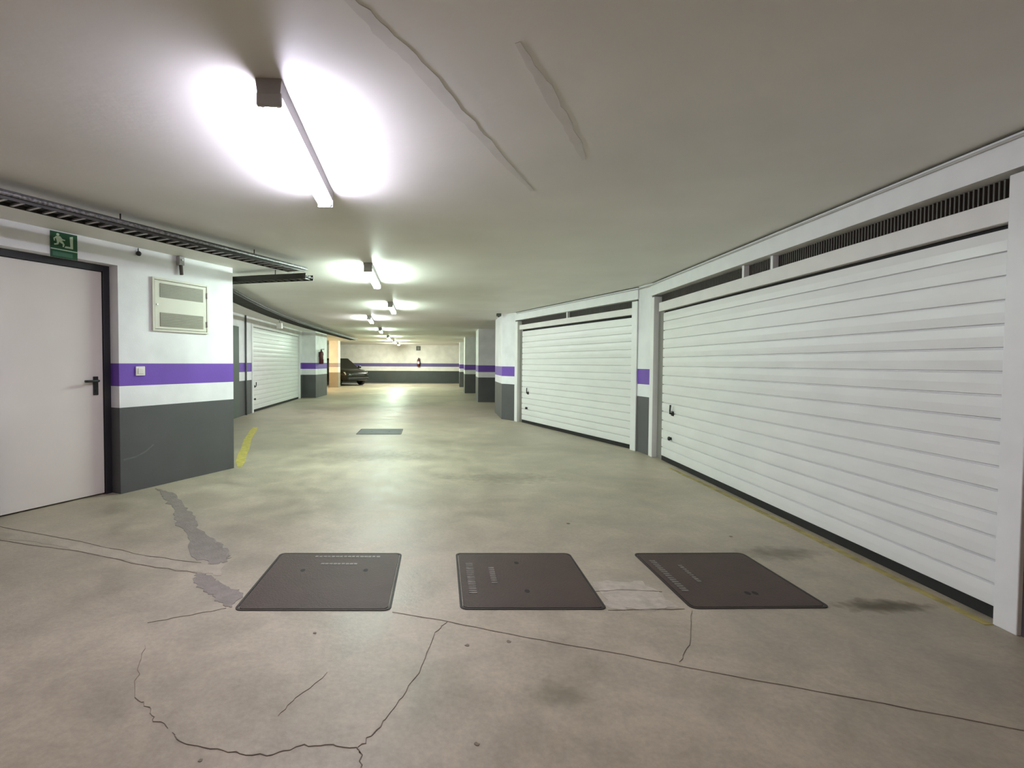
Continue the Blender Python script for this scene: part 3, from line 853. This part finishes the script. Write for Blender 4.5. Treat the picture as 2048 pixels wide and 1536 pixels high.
# ------------------------------------------------------------------ yellow floor lines
yl = MB().ribbon(jag([(2.60, 5.75), (2.60, 5.0), (2.585, 4.24), (2.555, 3.345), (2.54, 2.761), (2.525, 2.28)], 4, 0.004, 2), [0.03, 0.035] + [0.045] * 19, 0.0002, 0.0025)
tag(yl.build('yellow_line', MYEL2), 'thin worn yellow line along the foot of the large right garage door', 'floor marking')
yl = MB().ribbon(jag([(-2.345, 5.69), (-2.57, 6.30), (-2.80, 7.0), (-3.05, 7.70), (-3.36, 8.75), (-3.48, 9.15)], 4, 0.004, 3), [0.05, 0.07] + [0.11] * 16 + [0.10, 0.09, 0.07], 0.0002, 0.0025)
tag(yl.build('yellow_line', MYEL), 'bright yellow line running back from the left corner', 'floor marking')

# ------------------------------------------------------------------ fire extinguishers and far sign
def extinguisher(label, loc, rz):
    k = thing('fire_extinguisher', label, 'fire extinguisher', loc, rz, group='wall fire extinguishers')
    MB().lathe([(0, 0), (0.07, 0.0), (0.078, 0.02), (0.078, 0.36), (0.07, 0.40), (0.045, 0.435), (0.026, 0.45), (0.026, 0.47), (0, 0.47)], 18, (0, -0.085, 0)).build('cylinder', MRED, k)
    v = MB().box(-0.022, 0.022, -0.107, -0.063, 0.468, 0.505).build('valve', MBLKP, k, 0.003)
    MB().box(-0.012, 0.012, -0.19, -0.07, 0.515, 0.528).build('lever', MBLKP, v, 0.003)
    MB().box(-0.010, 0.010, -0.18, -0.07, 0.492, 0.502).build('carry_handle', MBLKP, v, 0.003)
    MB().path([(0.02, -0.085, 0.488), (0.07, -0.085, 0.48), (0.098, -0.085, 0.42), (0.098, -0.085, 0.25), (0.094, -0.085, 0.12)], 0.011).build('hose', MBLKP, k)
    MB().box(-0.03, 0.03, -0.012, 0.0, 0.25, 0.42).build('wall_bracket', MBLK, k)
    MB().box(-0.055, 0.055, -0.1655, -0.160, 0.17, 0.30).build('label_plate', MSWITCH, k)
    return k
extinguisher('red fire extinguisher on the left pier beyond the distant garage door', (-4.369, 17.32, 1.14), math.pi / 2)
extinguisher('dark fire extinguisher on the cream end wall', (-1.57, 29.598, 0.98), 0)
sg = thing('wall_sign', 'small square dark sign high on the cream end wall', 'sign', (-1.58, 29.598, 1.93))
MB().box(-0.13, 0.13, -0.012, 0, 0, 0.26).build('panel', MBACK, sg, 0.003)
MB().box(-0.05, 0.05, -0.014, -0.010, 0.05, 0.2).build('symbol', mat('sign_mid_grey', (0.18, 0.19, 0.16), 0.5), sg)

# ------------------------------------------------------------------ parked car in the far left bay
def car(label, loc, rz):
    k = thing('parked_car', label, 'car', loc, rz)
    # local x forward, y left; length 4.3, width 1.8
    st = [(-2.15, 0.45, 0.78, 0.62), (-2.08, 0.30, 0.98, 0.80), (-1.6, 0.24, 1.02, 0.88), (-0.8, 0.22, 1.00, 0.90), (0.2, 0.22, 0.98, 0.90), (0.75, 0.22, 0.97, 0.89), (1.2, 0.24, 0.93, 0.88), (1.75, 0.24, 0.86, 0.85), (2.05, 0.28, 0.76, 0.76), (2.15, 0.40, 0.66, 0.60)]
    v, f = [], []
    for x, zl, zh, hw in st:
        zm = (zl + zh) / 2
        ring = [(-hw * 0.86, zl), (-hw * 0.98, zl + 0.12), (-hw, zm), (-hw * 0.97, zh - 0.07), (-hw * 0.86, zh), (-hw * 0.4, zh + 0.025), (hw * 0.4, zh + 0.025), (hw * 0.86, zh), (hw * 0.97, zh - 0.07), (hw, zm), (hw * 0.98, zl + 0.12), (hw * 0.86, zl)]
        v += [(x, y, z) for y, z in ring]
    n = 12
    for i in range(len(st) - 1):
        for j in range(n):
            f.append((i * n + j, i * n + (j + 1) % n, (i + 1) * n + (j + 1) % n, (i + 1) * n + j))
    f += [tuple(range(n)), tuple(range((len(st) - 1) * n, len(st) * n))]
    body = MB().add(v, f, True).build('body', MCARB, k)
    # cabin: lower ring at the belt, upper ring at the roof
    lo = [(-1.85, 0.80, 0.98), (0.92, 0.82, 0.96)]
    v = [(-1.85, -0.80, 0.99), (1.25, -0.82, 0.92), (1.25, 0.82, 0.92), (-1.85, 0.80, 0.99), (-1.62, -0.64, 1.46), (0.35, -0.66, 1.50), (0.35, 0.66, 1.50), (-1.62, 0.64, 1.46)]
    cab = MB().add(v, [(0, 1, 5, 4), (1, 2, 6, 5), (2, 3, 7, 6), (3, 0, 4, 7), (4, 5, 6, 7)]).build('cabin', MGLASS, k, 0.05)
    MB().add([(-1.66, -0.66, 1.455), (0.37, -0.68, 1.495), (0.37, 0.68, 1.495), (-1.66, 0.66, 1.455), (-1.60, -0.58, 1.50), (0.25, -0.60, 1.535), (0.25, 0.60, 1.535), (-1.60, 0.58, 1.50)],
             [(0, 1, 5, 4), (1, 2, 6, 5), (2, 3, 7, 6), (3, 0, 4, 7), (4, 5, 6, 7), (0, 3, 2, 1)]).build('roof', MCARB, k, 0.02)
    for sy in (-1, 1):
        for (xa, xb) in ((-0.45, -0.42),):
            MB().add([(xa, sy * 0.825, 0.97), (xa + 0.07, sy * 0.825, 0.97), (xa + 0.07, sy * 0.672, 1.47), (xa, sy * 0.672, 1.47), (xa, sy * 0.79, 0.97), (xa + 0.07, sy * 0.79, 0.97), (xa + 0.07, sy * 0.64, 1.47), (xa, sy * 0.64, 1.47)],
                     [(0, 1, 2, 3), (4, 5, 6, 7), (0, 1, 5, 4), (2, 3, 7, 6), (1, 2, 6, 5), (0, 3, 7, 4)]).build('door_pillar', MCARB, k)
        hl = MB().add([(2.02, sy * 0.76, 0.62), (2.12, sy * 0.50, 0.60), (2.13, sy * 0.50, 0.70), (1.90, sy * 0.82, 0.76), (1.75, sy * 0.70, 0.62), (1.75, sy * 0.50, 0.60), (1.75, sy * 0.50, 0.74), (1.70, sy * 0.78, 0.78)],
                      [(0, 1, 2, 3), (4, 5, 6, 7), (0, 1, 5, 4), (2, 3, 7, 6), (1, 2, 6, 5), (0, 3, 7, 4)]).build('headlamp', MHLAMP, k, 0.01)
        MB().box(0.92, 1.08, sy * 0.86, sy * 1.02, 0.96, 1.10).build('door_mirror', MCARB, k, 0.03)
        for xw in (-1.32, 1.32):
            wh = MB().lathe([(0.19, -0.10), (0.30, -0.11), (0.325, -0.08), (0.325, 0.08), (0.30, 0.11), (0.19, 0.10)], 24, (xw, sy * 0.80, 0.325), 'y').build('tyre', MTYRE, k)
            rim = MB().lathe([(0.0, sy * 0.09), (0.05, sy * 0.095), (0.06, sy * 0.07), (0.17, sy * 0.06), (0.195, sy * 0.10), (0.195, -sy * 0.08)], 20, (xw, sy * 0.80, 0.325), 'y').build('rim', MALLOY, wh)
    MB().box(2.08, 2.16, -0.42, 0.42, 0.52, 0.66).build('grille', MBLKP, k, 0.02)
    MB().box(2.04, 2.18, -0.70, 0.70, 0.34, 0.46).build('bumper', MBLKP, k, 0.03)
    return k
car('dark olive car parked behind the warm-lit column at the far end', (-5.95, 27.30, 0), math.radians(-43)).scale = (0.93, 0.93, 0.93)
